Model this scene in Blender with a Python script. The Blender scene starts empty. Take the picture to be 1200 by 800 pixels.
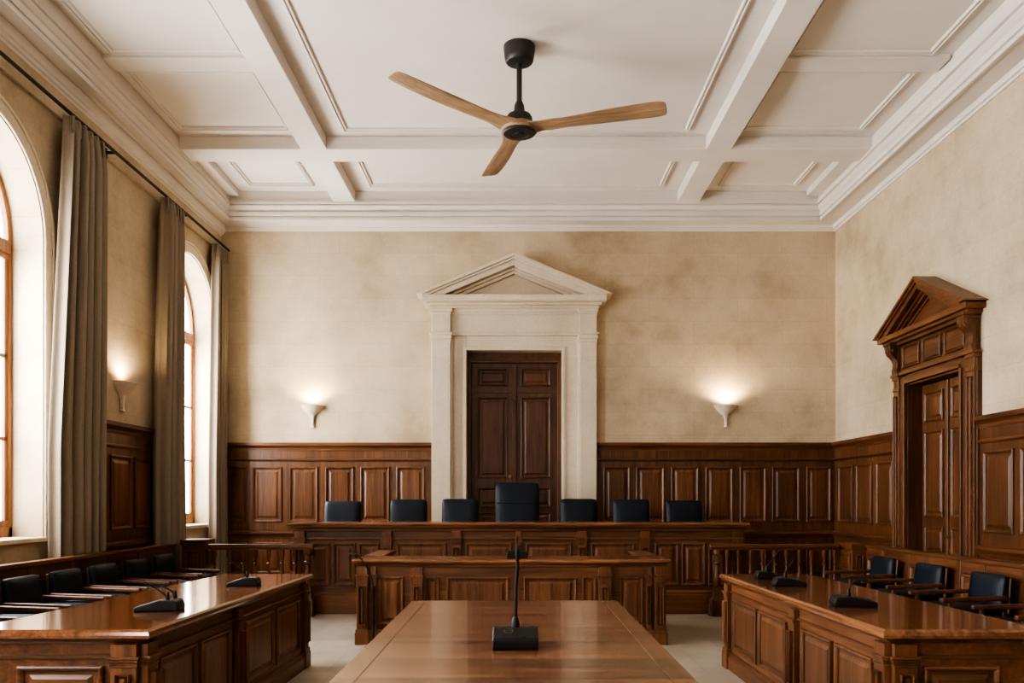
import bpy, bmesh, math, random
from mathutils import Vector, Matrix
random.seed(7)
PI = math.pi
SC = bpy.context.scene
COL = SC.collection

# ------------------------------------------------------------------ materials
def new_mat(name):
    m = bpy.data.materials.new(name); m.use_nodes = True
    nt = m.node_tree
    return m, nt, nt.nodes['Principled BSDF']

def ramp(nt, stops):
    r = nt.nodes.new('ShaderNodeValToRGB')
    el = r.color_ramp.elements
    while len(el) < len(stops): el.new(0.5)
    for e, (p, c) in zip(el, stops):
        e.position = p; e.color = (*c, 1)
    return r

def wood(name, axis, dark, mid, light, rough=0.38, coat=0.0, grain=1.0, var=0.16, sp=.2):
    m, nt, b = new_mat(name)
    L = nt.links.new
    tc = nt.nodes.new('ShaderNodeTexCoord')
    mp = nt.nodes.new('ShaderNodeMapping')
    s = {'x': (.7, 13, 13), 'y': (13, .7, 13), 'z': (13, 13, .7)}[axis]
    mp.inputs['Scale'].default_value = [k * grain for k in s]
    oi = nt.nodes.new('ShaderNodeObjectInfo')
    off = nt.nodes.new('ShaderNodeVectorMath'); off.operation = 'ADD'
    mul = nt.nodes.new('ShaderNodeMath'); mul.operation = 'MULTIPLY'; mul.inputs[1].default_value = 37.0
    L(oi.outputs['Random'], mul.inputs[0])
    L(tc.outputs['Object'], off.inputs[0]); L(mul.outputs[0], off.inputs[1])
    L(off.outputs[0], mp.inputs['Vector'])
    n1 = nt.nodes.new('ShaderNodeTexNoise')
    n1.inputs['Scale'].default_value = 1.1; n1.inputs['Detail'].default_value = 7
    n1.inputs['Roughness'].default_value = .62; n1.inputs['Distortion'].default_value = .8
    L(mp.outputs[0], n1.inputs['Vector'])
    n2 = nt.nodes.new('ShaderNodeTexNoise')
    n2.inputs['Scale'].default_value = 5.5; n2.inputs['Detail'].default_value = 4
    L(mp.outputs[0], n2.inputs['Vector'])
    n3 = nt.nodes.new('ShaderNodeTexNoise')
    n3.inputs['Scale'].default_value = 1.3; n3.inputs['Detail'].default_value = 2
    L(off.outputs[0], n3.inputs['Vector'])
    r = ramp(nt, [(.5 - sp, dark), (.5, mid), (.5 + sp * 1.1, light)])
    L(n1.outputs['Fac'], r.inputs['Fac'])
    mr = nt.nodes.new('ShaderNodeMapRange')
    mr.inputs['From Min'].default_value = .3; mr.inputs['From Max'].default_value = .7
    mr.inputs['To Min'].default_value = .72; mr.inputs['To Max'].default_value = 1.14
    L(n2.outputs['Fac'], mr.inputs['Value'])
    mr3 = nt.nodes.new('ShaderNodeMapRange')
    mr3.inputs['From Min'].default_value = .3; mr3.inputs['From Max'].default_value = .7
    mr3.inputs['To Min'].default_value = .82; mr3.inputs['To Max'].default_value = 1.18
    L(n3.outputs['Fac'], mr3.inputs['Value'])
    mro = nt.nodes.new('ShaderNodeMapRange')
    mro.inputs['To Min'].default_value = 1 - var; mro.inputs['To Max'].default_value = 1 + var
    L(oi.outputs['Random'], mro.inputs['Value'])
    p1 = nt.nodes.new('ShaderNodeMath'); p1.operation = 'MULTIPLY'
    p2 = nt.nodes.new('ShaderNodeMath'); p2.operation = 'MULTIPLY'
    L(mr.outputs[0], p1.inputs[0]); L(mr3.outputs[0], p1.inputs[1])
    L(p1.outputs[0], p2.inputs[0]); L(mro.outputs[0], p2.inputs[1])
    vm = nt.nodes.new('ShaderNodeVectorMath'); vm.operation = 'SCALE'
    L(r.outputs['Color'], vm.inputs[0]); L(p2.outputs[0], vm.inputs['Scale'])
    L(vm.outputs[0], b.inputs['Base Color'])
    b.inputs['Roughness'].default_value = rough
    b.inputs['Coat Weight'].default_value = coat
    b.inputs['Coat Roughness'].default_value = .07
    bp = nt.nodes.new('ShaderNodeBump')
    bp.inputs['Strength'].default_value = .06; bp.inputs['Distance'].default_value = .004
    L(n2.outputs['Fac'], bp.inputs['Height']); L(bp.outputs[0], b.inputs['Normal'])
    return m

D_, M_, L_ = (.058, .0215, .0082), (.125, .049, .0185), (.185, .078, .031)
W_V = wood('dark walnut, upright grain', 'z', D_, M_, L_)
W_X = wood('dark walnut, cross grain', 'x', D_, M_, L_)
W_Y = wood('dark walnut, lengthwise grain', 'y', D_, M_, L_)
WD = ((.045, .016, .0065), (.088, .033, .013), (.13, .052, .021))
W_DOOR = wood('old brown door wood', 'z', *WD, rough=.42)
D2, M2, L2 = (.09, .033, .013), (.18, .070, .028), (.27, .112, .047)
W_TOPX = wood('polished top, cross grain', 'x', D2, M2, L2, rough=.24, coat=.35, var=.05)
W_TOPY = wood('polished top, lengthwise grain', 'y', D2, M2, L2, rough=.16, coat=.7, var=.05)
W_TABLE = wood('satin table wood', 'x', (.055, .023, .010), (.135, .058, .027), (.235, .11, .056), rough=.25, coat=.22, var=.03, grain=.75, sp=.13)
W_WIN = wood('honey window wood', 'z', (.17, .072, .028), (.27, .12, .05), (.36, .18, .085), rough=.45)
W_BLADE = wood('oak fan blade', 'x', (.19, .115, .062), (.29, .185, .105), (.38, .26, .16), rough=.5, var=.05, grain=1.6)

def stone(name, uaxis, c0, c1, c2, course=.347, length=1.35, joint=.86, rough=.85, bump=.12):
    m, nt, b = new_mat(name); L = nt.links.new
    tc = nt.nodes.new('ShaderNodeTexCoord')
    sp = nt.nodes.new('ShaderNodeSeparateXYZ'); cb = nt.nodes.new('ShaderNodeCombineXYZ')
    L(tc.outputs['Object'], sp.inputs[0])
    L(sp.outputs['X' if uaxis == 'x' else 'Y'], cb.inputs['X']); L(sp.outputs['Z'], cb.inputs['Y'])
    br = nt.nodes.new('ShaderNodeTexBrick')
    br.inputs['Scale'].default_value = 1; br.inputs['Brick Width'].default_value = length
    br.inputs['Row Height'].default_value = course; br.inputs['Mortar Size'].default_value = .004
    br.inputs['Mortar Smooth'].default_value = .6
    br.inputs['Color1'].default_value = (.97, .97, .97, 1); br.inputs['Color2'].default_value = (1.05, 1.045, 1.03, 1)
    br.inputs['Mortar'].default_value = (joint, joint, joint * .98, 1)
    L(cb.outputs[0], br.inputs['Vector'])
    n = nt.nodes.new('ShaderNodeTexNoise'); n.inputs['Scale'].default_value = 1.1; n.inputs['Detail'].default_value = 8
    n.inputs['Roughness'].default_value = .66
    L(tc.outputs['Object'], n.inputs['Vector'])
    r = ramp(nt, [(.3, c0), (.5, c1), (.7, c2)])
    L(n.outputs['Fac'], r.inputs['Fac'])
    n2 = nt.nodes.new('ShaderNodeTexNoise'); n2.inputs['Scale'].default_value = 38; n2.inputs['Detail'].default_value = 5
    L(tc.outputs['Object'], n2.inputs['Vector'])
    mr = nt.nodes.new('ShaderNodeMapRange'); mr.inputs['To Min'].default_value = .86; mr.inputs['To Max'].default_value = 1.14
    L(n2.outputs['Fac'], mr.inputs['Value'])
    mx = nt.nodes.new('ShaderNodeMix'); mx.data_type = 'RGBA'; mx.blend_type = 'MULTIPLY'; mx.inputs[0].default_value = 1
    L(r.outputs['Color'], mx.inputs[6]); L(br.outputs['Color'], mx.inputs[7])
    vm = nt.nodes.new('ShaderNodeVectorMath'); vm.operation = 'SCALE'
    L(mx.outputs[2], vm.inputs[0]); L(mr.outputs[0], vm.inputs['Scale'])
    L(vm.outputs[0], b.inputs['Base Color'])
    b.inputs['Roughness'].default_value = rough
    bp = nt.nodes.new('ShaderNodeBump'); bp.inputs['Strength'].default_value = bump; bp.inputs['Distance'].default_value = .01
    L(n2.outputs['Fac'], bp.inputs['Height']); L(bp.outputs[0], b.inputs['Normal'])
    return m
SC0, SC1, SC2 = (.375, .295, .198), (.48, .393, .28), (.57, .48, .36)
STONE_X = stone('limestone wall seen from front', 'x', SC0, SC1, SC2)
STONE_Y = stone('limestone wall along the room', 'y', SC0, SC1, SC2)
STONE_P = stone('dressed limestone', 'x', (.45, .38, .285), (.525, .45, .35), (.59, .52, .41), course=.9, length=4, joint=.95)
STONE_S = stone('pale window stone', 'y', (.55, .47, .36), (.62, .54, .42), (.68, .6, .48), course=.7, length=3, joint=.93)

def plain(name, col, rough=.5, metal=0, noise=0, nscale=20, spec=.5, bump=0):
    m, nt, b = new_mat(name); L = nt.links.new
    b.inputs['Roughness'].default_value = rough; b.inputs['Metallic'].default_value = metal
    b.inputs['Specular IOR Level'].default_value = spec
    tc = nt.nodes.new('ShaderNodeTexCoord')
    n = nt.nodes.new('ShaderNodeTexNoise'); n.inputs['Scale'].default_value = nscale; n.inputs['Detail'].default_value = 4
    L(tc.outputs['Object'], n.inputs['Vector'])
    r = ramp(nt, [(.3, tuple(c * (1 - noise) for c in col)), (.7, tuple(c * (1 + noise) for c in col))])
    L(n.outputs['Fac'], r.inputs['Fac']); L(r.outputs['Color'], b.inputs['Base Color'])
    if bump:
        bp = nt.nodes.new('ShaderNodeBump'); bp.inputs['Strength'].default_value = bump; bp.inputs['Distance'].default_value = .004
        L(n.outputs['Fac'], bp.inputs['Height']); L(bp.outputs[0], b.inputs['Normal'])
    return m
PLASTER = plain('ivory ceiling plaster', (.655, .615, .57), .9, noise=.03, nscale=2)
LEATHER = plain('navy black leather', (.006, .0115, .0205), .46, noise=.2, nscale=160, spec=.3, bump=.12)
BLACK = plain('black plastic', (.0065, .0065, .007), .45, noise=.1, spec=.28)
GRILLE = plain('black microphone foam', (.008, .008, .009), .8, noise=.3, nscale=300)
FANMETAL = plain('matt black metal', (.022, .020, .018), .45, noise=.1, spec=.5)
RODM = plain('dark rod metal', (.02, .017, .015), .5, metal=.3)
CURT = plain('taupe curtain cloth', (.25, .205, .155), .88, noise=.08, nscale=90, bump=.05)
SCONCE = plain('cream plaster shade', (.66, .58, .46), .7, noise=.03)
PRINT = plain('grey printed ring', (.10, .10, .10), .5)
BRASS = plain('aged brass', (.30, .19, .08), .4, metal=.9, noise=.1)

def floor_mat():
    m, nt, b = new_mat('pale stone floor tiles'); L = nt.links.new
    tc = nt.nodes.new('ShaderNodeTexCoord')
    br = nt.nodes.new('ShaderNodeTexBrick'); br.offset = .5
    br.inputs['Scale'].default_value = 1; br.inputs['Brick Width'].default_value = .8; br.inputs['Row Height'].default_value = .8
    br.inputs['Mortar Size'].default_value = .004; br.inputs['Mortar Smooth'].default_value = .4
    br.inputs['Color1'].default_value = (.94, .94, .94, 1); br.inputs['Color2'].default_value = (1.06, 1.05, 1.04, 1)
    br.inputs['Mortar'].default_value = (.58, .56, .53, 1)
    L(tc.outputs['Object'], br.inputs['Vector'])
    n = nt.nodes.new('ShaderNodeTexNoise'); n.inputs['Scale'].default_value = 1.6; n.inputs['Detail'].default_value = 8
    n.inputs['Roughness'].default_value = .65; n.inputs['Distortion'].default_value = .5
    L(tc.outputs['Object'], n.inputs['Vector'])
    r = ramp(nt, [(.3, (.30, .26, .21)), (.5, (.40, .355, .295)), (.7, (.49, .44, .375))])
    L(n.outputs['Fac'], r.inputs['Fac'])
    mx = nt.nodes.new('ShaderNodeMix'); mx.data_type = 'RGBA'; mx.blend_type = 'MULTIPLY'; mx.inputs[0].default_value = 1
    L(r.outputs['Color'], mx.inputs[6]); L(br.outputs['Color'], mx.inputs[7]); L(mx.outputs[2], b.inputs['Base Color'])
    b.inputs['Roughness'].default_value = .3
    return m
FLOORM = floor_mat()

def glass_mat():
    m = bpy.data.materials.new('window glass'); m.use_nodes = True; nt = m.node_tree
    nt.nodes.remove(nt.nodes['Principled BSDF'])
    out = nt.nodes['Material Output']
    t = nt.nodes.new('ShaderNodeBsdfTransparent'); g = nt.nodes.new('ShaderNodeBsdfGlossy'); g.inputs['Roughness'].default_value = .02
    mx = nt.nodes.new('ShaderNodeMixShader')
    mx.inputs[0].default_value = .06; nt.links.new(t.outputs[0], mx.inputs[1]); nt.links.new(g.outputs[0], mx.inputs[2])
    nt.links.new(mx.outputs[0], out.inputs['Surface'])
    return m
GLASS = glass_mat()

def emis(name, col, s):
    m, nt, b = new_mat(name)
    b.inputs['Emission Color'].default_value = (*col, 1); b.inputs['Emission Strength'].default_value = s
    b.inputs['Base Color'].default_value = (*col, 1)
    return m
BULB = emis('warm glowing bulb', (1, .78, .5), 14)

# ------------------------------------------------------------------ object helpers
def tag(o, label=None, cat=None, group=None, kind=None):
    if label: o['label'] = label
    if cat: o['category'] = cat
    if group: o['group'] = group
    if kind: o['kind'] = kind
    return o

def thing(name, loc, label, cat, group=None, kind=None, rot=0):
    o = bpy.data.objects.new(name, None); COL.objects.link(o)
    o.empty_display_size = .1
    o.location = loc; o.rotation_euler = (0, 0, rot)
    return tag(o, label, cat, group, kind)

def root_loc(o):
    v = Vector((0, 0, 0))
    while o is not None:
        v += o.location; o = o.parent
    return v

def obj(name, bm, mat, parent=None, local=False, bevel=0, smooth=None, segs=1):
    """link bm as one mesh object; coordinates are world ones unless local"""
    bmesh.ops.recalc_face_normals(bm, faces=bm.faces)
    me = bpy.data.meshes.new(name); bm.to_mesh(me); bm.free()
    if smooth is not None:
        for p in me.polygons: p.use_smooth = True
        me.set_sharp_from_angle(angle=math.radians(smooth))
    o = bpy.data.objects.new(name, me); COL.objects.link(o)
    me.materials.append(mat)
    if parent is not None:
        if not local: me.transform(Matrix.Translation(-root_loc(parent)))
        o.parent = parent
    if bevel:
        md = o.modifiers.new('edge', 'BEVEL'); md.width = bevel; md.segments = segs
        md.limit_method = 'ANGLE'; md.angle_limit = math.radians(40)
    return o

def dup(o, parent=None):
    c = o.copy(); COL.objects.link(c)
    if parent is not None: c.parent = parent
    for ch in o.children: dup(ch, c)
    return c

def B(): return bmesh.new()

class Fr:
    """a face frame: u along, v up, n out of the face"""
    def __init__(s, o, u, n): s.o = Vector(o); s.u = Vector(u); s.n = Vector(n); s.v = Vector((0, 0, 1))
    def p(s, u, v, n): return s.o + s.u * u + s.v * v + s.n * n

def hexa(bm, pts):
    v = [bm.verts.new(p) for p in pts]
    for f in ((0, 1, 2, 3), (4, 7, 6, 5), (0, 4, 5, 1), (1, 5, 6, 2), (2, 6, 7, 3), (3, 7, 4, 0)):
        bm.faces.new([v[i] for i in f])

def fbox(bm, F, u0, u1, v0, v1, n0, n1):
    hexa(bm, [F.p(u0, v0, n0), F.p(u1, v0, n0), F.p(u1, v1, n0), F.p(u0, v1, n0),
              F.p(u0, v0, n1), F.p(u1, v0, n1), F.p(u1, v1, n1), F.p(u0, v1, n1)])

def box(bm, x0, x1, y0, y1, z0, z1):
    hexa(bm, [(x0, y0, z0), (x1, y0, z0), (x1, y1, z0), (x0, y1, z0), (x0, y0, z1), (x1, y0, z1), (x1, y1, z1), (x0, y1, z1)])

def loft(bm, loops, cap=True, closed=True):
    vs = [[bm.verts.new(p) for p in l] for l in loops]
    n = len(vs[0])
    for a, b in zip(vs, vs[1:]):
        for i in range(n if closed else n - 1):
            j = (i + 1) % n
            bm.faces.new((a[i], a[j], b[j], b[i]))
    if cap:
        bm.faces.new(list(reversed(vs[0]))); bm.faces.new(vs[-1])
    return vs

def rect_stack(bm, x0, x1, y0, y1, prof, cap=True):
    """stacked rectangles, prof = [(outward offset, z), ...]"""
    loft(bm, [[(x0 - o, y0 - o, z), (x1 + o, y0 - o, z), (x1 + o, y1 + o, z), (x0 - o, y1 + o, z)] for o, z in prof], cap)

def run(bm, F, u0, u1, prof):
    """moulding run: closed profile [(n, v), ...] swept from u0 to u1"""
    loft(bm, [[F.p(u0, v, n) for n, v in prof], [F.p(u1, v, n) for n, v in prof]])

def lathe(bm, prof, c=(0, 0, 0), seg=16, a0=0, a1=2 * PI):
    full = abs(a1 - a0 - 2 * PI) < 1e-6
    cx, cy, cz = c
    m = seg if full else seg + 1
    loops = []
    for r, z in prof:
        loops.append([(cx + max(r, 1e-4) * math.cos(a0 + (a1 - a0) * i / seg), cy + max(r, 1e-4) * math.sin(a0 + (a1 - a0) * i / seg), cz + z) for i in range(m)])
    loft(bm, loops, True, True)

def tube(bm, pts, rad, seg=8):
    pts = [Vector(p) for p in pts]
    rads = rad if isinstance(rad, (list, tuple)) else [rad] * len(pts)
    loops = []
    ref = Vector((.3, 1, .2)).normalized()
    for i, p in enumerate(pts):
        t = (pts[min(i + 1, len(pts) - 1)] - pts[max(i - 1, 0)]).normalized()
        a = t.cross(ref).normalized(); b = t.cross(a).normalized()
        loops.append([p + (a * math.cos(2 * PI * k / seg) + b * math.sin(2 * PI * k / seg)) * rads[i] for k in range(seg)])
    loft(bm, loops)

def curve(pts, n=14):
    """Catmull-Rom through pts"""
    P = [Vector(p) for p in pts]; P = [P[0] * 2 - P[1]] + P + [P[-1] * 2 - P[-2]]
    out = []
    for i in range(1, len(P) - 2):
        for k in range(n):
            t = k / n
            a, b, c, d = P[i - 1], P[i], P[i + 1], P[i + 2]
            out.append(.5 * ((2 * b) + (c - a) * t + (2 * a - 5 * b + 4 * c - d) * t * t + (3 * b - a - 3 * c + d) * t ** 3))
    out.append(P[-2]); return out

PROF = [(0, -.002), (0, .020), (.010, .025), (.022, .021), (.034, .010), (.036, .001), (.060, .001), (.088, .014), (.096, .014)]
def panel_bm(F, u0, u1, v0, v1, n=0, s=1.0, prof=PROF):
    bm = B()
    w = min(u1 - u0, v1 - v0)
    s = min(s, w * .38 / .096)
    loft(bm, [[F.p(u0 + i * s, v0 + i * s, n + h), F.p(u1 - i * s, v0 + i * s, n + h), F.p(u1 - i * s, v1 - i * s, n + h), F.p(u0 + i * s, v1 - i * s, n + h)] for i, h in prof])
    return bm

def panel(root, F, u0, u1, v0, v1, n=0, s=1.0, mat=None, name='panel'):
    return obj(name, panel_bm(F, u0, u1, v0, v1, n, s), mat or W_V, root)

def pilaster(root, F, u0, u1, v0, v1, n0=0, t=.045, mat=None, base=.13, cap=.10, neck=None):
    """shaft with sunk field, plinth block and stepped capital as sub-parts"""
    mat = mat or W_V
    bm = B(); fbox(bm, F, u0, u1, v0, v1, n0, n0 + t)
    w = u1 - u0
    capz = (neck or v1 - .12)
    s = obj('pilaster', bm, mat, root, bevel=.003)
    i = w * .22
    obj('flute', panel_bm(F, u0 + i, u1 - i, v0 + base + .05, capz - cap - .03, n0 + t, .35), mat, s)
    bm = B()
    for k, (dv, e) in enumerate([(0, .004), (.25, .004), (.5, .010), (.75, .016)]):
        fbox(bm, F, u0 - e, u1 + e, capz - cap + dv * cap, capz - cap + (dv + .25) * cap, n0, n0 + t + e)
    obj('capital', bm, mat, s, bevel=.003)
    bm = B()
    fbox(bm, F, u0 - .015, u1 + .015, v0, v0 + base * .8, n0, n0 + t + .015)
    fbox(bm, F, u0 - .01, u1 + .01, v0 + base * .8, v0 + base, n0, n0 + t + .01)
    obj('plinth_block', bm, mat, s, bevel=.003)
    return s

# ------------------------------------------------------------------ room shell
XL, XR, YF, YB, ZC = -4.51, 4.86, -4.0, 13.0, 6.0
WT = .5                                            # wall thickness
WIN_Y = [11.81, 7.21, 2.61, -1.99]; WR = .92; ZS = 3.91; ZSILL = 1.06

bm = B(); box(bm, XL - WT, XR + WT, YF - WT, YB + WT, -.2, 0)
tag(obj('floor', bm, FLOORM), 'pale beige polished stone tile floor', 'floor', kind='structure')

def arch(yc, r, zs, n=20, rev=False):
    pts = [(yc + r * math.cos(PI * i / n), zs + r * math.sin(PI * i / n)) for i in range(n + 1)]
    return pts

bm = B()
WL = .37                                           # the window wall is thinner outside the frames
for xf in (XL, XL - WL):
    cuts = []
    y = YF - WT
    def quad(y0, z0, y1, z1):
        bm.faces.new([bm.verts.new((xf, y0, z0)), bm.verts.new((xf, y1, z0)), bm.verts.new((xf, y1, z1)), bm.verts.new((xf, y0, z1))])
    for yc in sorted(WIN_Y):
        quad(y, 0, yc - WR, ZC + .2)
        quad(yc - WR, 0, yc + WR, ZSILL)
        a = arch(yc, WR, ZS)
        for (ya, za), (yb, zb) in zip(a, a[1:]):
            bm.faces.new([bm.verts.new((xf, ya, za)), bm.verts.new((xf, yb, zb)), bm.verts.new((xf, yb, ZC + .2)), bm.verts.new((xf, ya, ZC + .2))])
        y = yc + WR
    quad(y, 0, YB + WT, ZC + .2)
for yc in WIN_Y:
    pts = [(yc - WR, ZSILL), (yc + WR, ZSILL)] + arch(yc, WR, ZS)
    for (ya, za), (yb, zb) in zip(pts, pts[1:] + pts[:1]):
        bm.faces.new([bm.verts.new((XL, ya, za)), bm.verts.new((XL, yb, zb)), bm.verts.new((XL - WL, yb, zb)), bm.verts.new((XL - WL, ya, za))])
for yy in (YF - WT, YB + WT):
    bm.faces.new([bm.verts.new(p) for p in ((XL, yy, 0), (XL - WL, yy, 0), (XL - WL, yy, ZC + .2), (XL, yy, ZC + .2))])
bmesh.ops.remove_doubles(bm, verts=bm.verts, dist=1e-5)
tag(obj('wall_left', bm, STONE_Y), 'left limestone wall pierced by tall arched windows', 'wall', kind='structure')

def holed_wall(name, F, u0, u1, h0, h1, hz, t, mat, label, depth):
    bm = B()
    fbox(bm, F, u0, h0, 0, ZC + .2, -t, 0)
    fbox(bm, F, h1, u1, 0, ZC + .2, -t, 0)
    fbox(bm, F, h0, h1, hz, ZC + .2, -t, 0)
    fbox(bm, F, h0, h1, 0, hz, -t, -depth)
    return tag(obj(name, bm, mat), label, 'wall', kind='structure')
FB = Fr((0, YB, 0), (1, 0, 0), (0, -1, 0))          # back wall, facing the camera
FRW = Fr((XR, 0, 0), (0, 1, 0), (-1, 0, 0))         # right wall, facing left
FLW = Fr((XL, 0, 0), (0, 1, 0), (1, 0, 0))          # left wall, facing right
BD0, BD1, BDZ = -.755, .695, 3.71                   # stone doorway in the back wall
RD0, RD1, RDZ = 9.2, 10.5, 2.87                     # wooden doorway in the right wall
holed_wall('wall_back', FB, XL, XR, BD0, BD1, BDZ, WT, STONE_X, 'back limestone wall around the stone doorway', .3)
holed_wall('wall_right', FRW, YF, YB, RD0, RD1, RDZ, WT, STONE_Y, 'right limestone wall with the wooden doorway', .3)
bm = B(); box(bm, XL, XR, YF - WT, YF, 0, ZC + .2)
tag(obj('wall_front', bm, STONE_X), 'limestone wall at the near end of the room', 'wall', kind='structure')

# ceiling with beams, ribs and mouldings as its parts
bm = B(); box(bm, XL - .1, XR + .1, YF - .1, YB + .1, ZC, ZC + .25)
CEIL = tag(obj('ceiling', bm, PLASTER), 'ivory plaster coffered ceiling with crossing beams', 'ceiling', kind='structure')
ZB = 5.84
def cpart(name, bm, **k): return obj(name, bm, PLASTER, CEIL, **k)
BX = [(-2.70, -2.38), (2.38, 2.70)]
BY = [(-.6, -.2), (3.3, 3.7), (6.9, 7.3), (10.7, 11.1)]
BY = [(1.9, 2.3), (6.3, 6.7), (10.7, 11.1)]
for a, b in BX:
    bm = B(); box(bm, a, b, YF + .3, YB - .3, ZB, ZC + .02); cpart('ceiling_beam', bm, bevel=.006)
for a, b in BY:
    bm = B(); box(bm, XL + .2, XR - .3, a, b, ZB - .001, ZC + .02); cpart('ceiling_beam', bm, bevel=.006)
xs = [(XL + .26, BX[0][0]), (BX[0][1], BX[1][0]), (BX[1][1], XR - .42)]
ys = [(-3.6, 1.9), (2.3, 6.3), (6.7, 10.7), (11.1, 12.55)]
def cmould(x0, x1, y0, y1):
    bm = B()
    prof = [(.034, .02), (.034, -.016), (.022, -.034), (.010, -.034), (.007, -.014), (-.005, -.014), (-.008, -.026), (-.022, -.026), (-.032, -.008), (-.032, .02)]
    loft(bm, [[(x0 - o, y0 - o, ZC + z), (x1 + o, y0 - o, ZC + z), (x1 + o, y1 + o, ZC + z), (x0 - o, y1 + o, ZC + z)] for o, z in prof], cap=False)
    cpart('coffer_moulding', bm)
for i, (x0, x1) in enumerate(xs):
    for j, (y0, y1) in enumerate(ys):
        if i == 1:
            cmould(x0 + .28, x1 - .28, y0 + .22, y1 - .22); continue
        if j == 3:                                   # extra step against the cornice in the far side bays
            bm = B()
            if i == 0: box(bm, x0 - .1, x0 + .17, y0, y1, ZC - .09, ZC + .02)
            else: box(bm, x1 - .17, x1 + .1, y0, y1, ZC - .09, ZC + .02)
            cpart('coffer_step', bm, bevel=.006)
            cmould(x0 + (.42 if i == 0 else .25), x1 - (.25 if i == 0 else .42), y0 + .25, y1 - .25); continue
        xa, xb = x0 + (.14 if i == 0 else .09), x1 - (.09 if i == 0 else .22)
        ym = (y0 + y1) / 2 + .16
        bm = B(); box(bm, x0, x1, ym - .14, ym + .14, ZC - .045, ZC + .02); cpart('ceiling_rib', bm, bevel=.006)
        cmould(xa, xb, y0 + .26, ym - .2)
        cmould(xa, xb, ym + .2, y1 - .26)

# cornice all round the room (depth differs a little along the window wall)
bm = B()
prof = [(0, 5.53), (.02, 5.53), (.025, 5.555), (.05, 5.56), (.055, 5.585), (.075, 5.605), (.33, 5.605), (.33, 5.585), (.36, 5.585), (.36, 5.625),
        (.34, 5.63), (.34, 5.645), (.37, 5.65), (.375, 5.70), (.35, 5.71), (.35, 5.73), (.375, 5.745), (.40, 5.775), (.405, 5.79), (.385, 5.795), (.385, 5.81), (.42, 5.815), (.42, 5.85), (.395, 5.855), (.395, 6.01), (0, 6.01)]
loops = []
for o, z in prof:
    l = o * .70
    loops.append([(XL + l, YF + o, z), (XR - o, YF + o, z), (XR - o, YB - o, z), (XL + l, YB - o, z)])
loft(bm, loops, cap=False)
tag(obj('trim_1', bm, PLASTER), 'moulded ivory plaster cornice running round the ceiling edge', 'cornice', kind='structure')

# ------------------------------------------------------------------ wainscot
def wainscot(name, F, u0, u1, panels, label, mat_h, ztop=2.31):
    bm = B(); fbox(bm, F, u0, u1, 0, ztop - .02, -.01, .03)
    r = obj(name, bm, W_V, None)
    tag(r, label, 'wood panelling', kind='structure')
    bm = B(); run(bm, F, u0, u1, [(0, ztop - .12), (.045, ztop - .12), (.05, ztop - .085), (.07, ztop - .06), (.095, ztop - .045), (.10, ztop), (0, ztop)])
    obj('cap_moulding', bm, mat_h, r)
    bm = B(); run(bm, F, u0, u1, [(.02, 2.025), (.045, 2.03), (.06, 2.05), (.06, 2.065), (.02, 2.075)])
    obj('frieze_moulding', bm, mat_h, r)
    bm = B(); run(bm, F, u0, u1, [(.02, .86), (.04, .86), (.05, .89), (.075, .92), (.085, .935), (.085, .965), (.02, .98)])
    obj('dado_rail', bm, mat_h, r)
    bm = B(); run(bm, F, u0, u1, [(.02, 0), (.065, 0), (.065, .2), (.045, .235), (.02, .24)])
    obj('skirting', bm, mat_h, r)
    for a, b in panels:
        panel(r, F, a, b, 1.11, 1.945, .03, 1.0)
        panel(r, F, a, b, .34, .80, .03, .8)
    return r
wainscot('trim_2', FB, XL + .01, -1.29, [(-4.42, -4.10), (-4.0, -3.56), (-3.445, -3.016), (-2.9, -2.47), (-2.366, -1.924), (-1.82, -1.39)],
         'dark walnut wall panelling left of the stone doorway', W_X)
wainscot('trim_3', FB, 1.23, XR - .01, [(1.326, 1.73), (1.82, 2.25), (2.353, 2.77), (2.873, 3.29), (3.393, 3.796), (3.887, 4.303), (4.407, 4.78)],
         'dark walnut wall panelling right of the stone doorway', W_X)
wainscot('trim_4', FRW, 10.82, YB - .04, [(10.93, 11.42), (11.56, 12.1), (12.22, 12.76)],
         'walnut wall panelling between the wooden doorway and the far corner', W_Y)
ps = []; y = 8.80
while y > -3: ps.append((y - .53, y)); y -= .65
wainscot('trim_5', FRW, YF + .01, 8.89, ps, 'walnut wall panelling on the near side of the wooden doorway', W_Y)
wainscot('trim_6', FLW, 8.30, 10.70, [(8.55, 9.25), (9.40, 9.90), (9.99, 10.55)],
         'dark wall panelling between the two window curtains, below the sconce', W_Y)

# batten behind the curtain rail
bm = B(); box(bm, XL - .005, XL + .03, YF + .01, YB - .02, 5.20, 5.46)
tag(obj('trim_7', bm, STONE_Y), 'plain batten on the left wall just under the cornice', 'trim', kind='structure')

bm = B(); run(bm, FLW, YF + .01, YB - .02, [(-.005, 5.44), (.035, 5.44), (.04, 5.465), (.06, 5.47), (.065, 5.50), (.085, 5.51), (.095, 5.545), (.095, 5.60), (-.005, 5.60)])
tag(obj('trim_9', bm, PLASTER), 'stepped plaster moulding under the cornice on the window wall, above the curtain rail', 'moulding', kind='structure')

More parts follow.
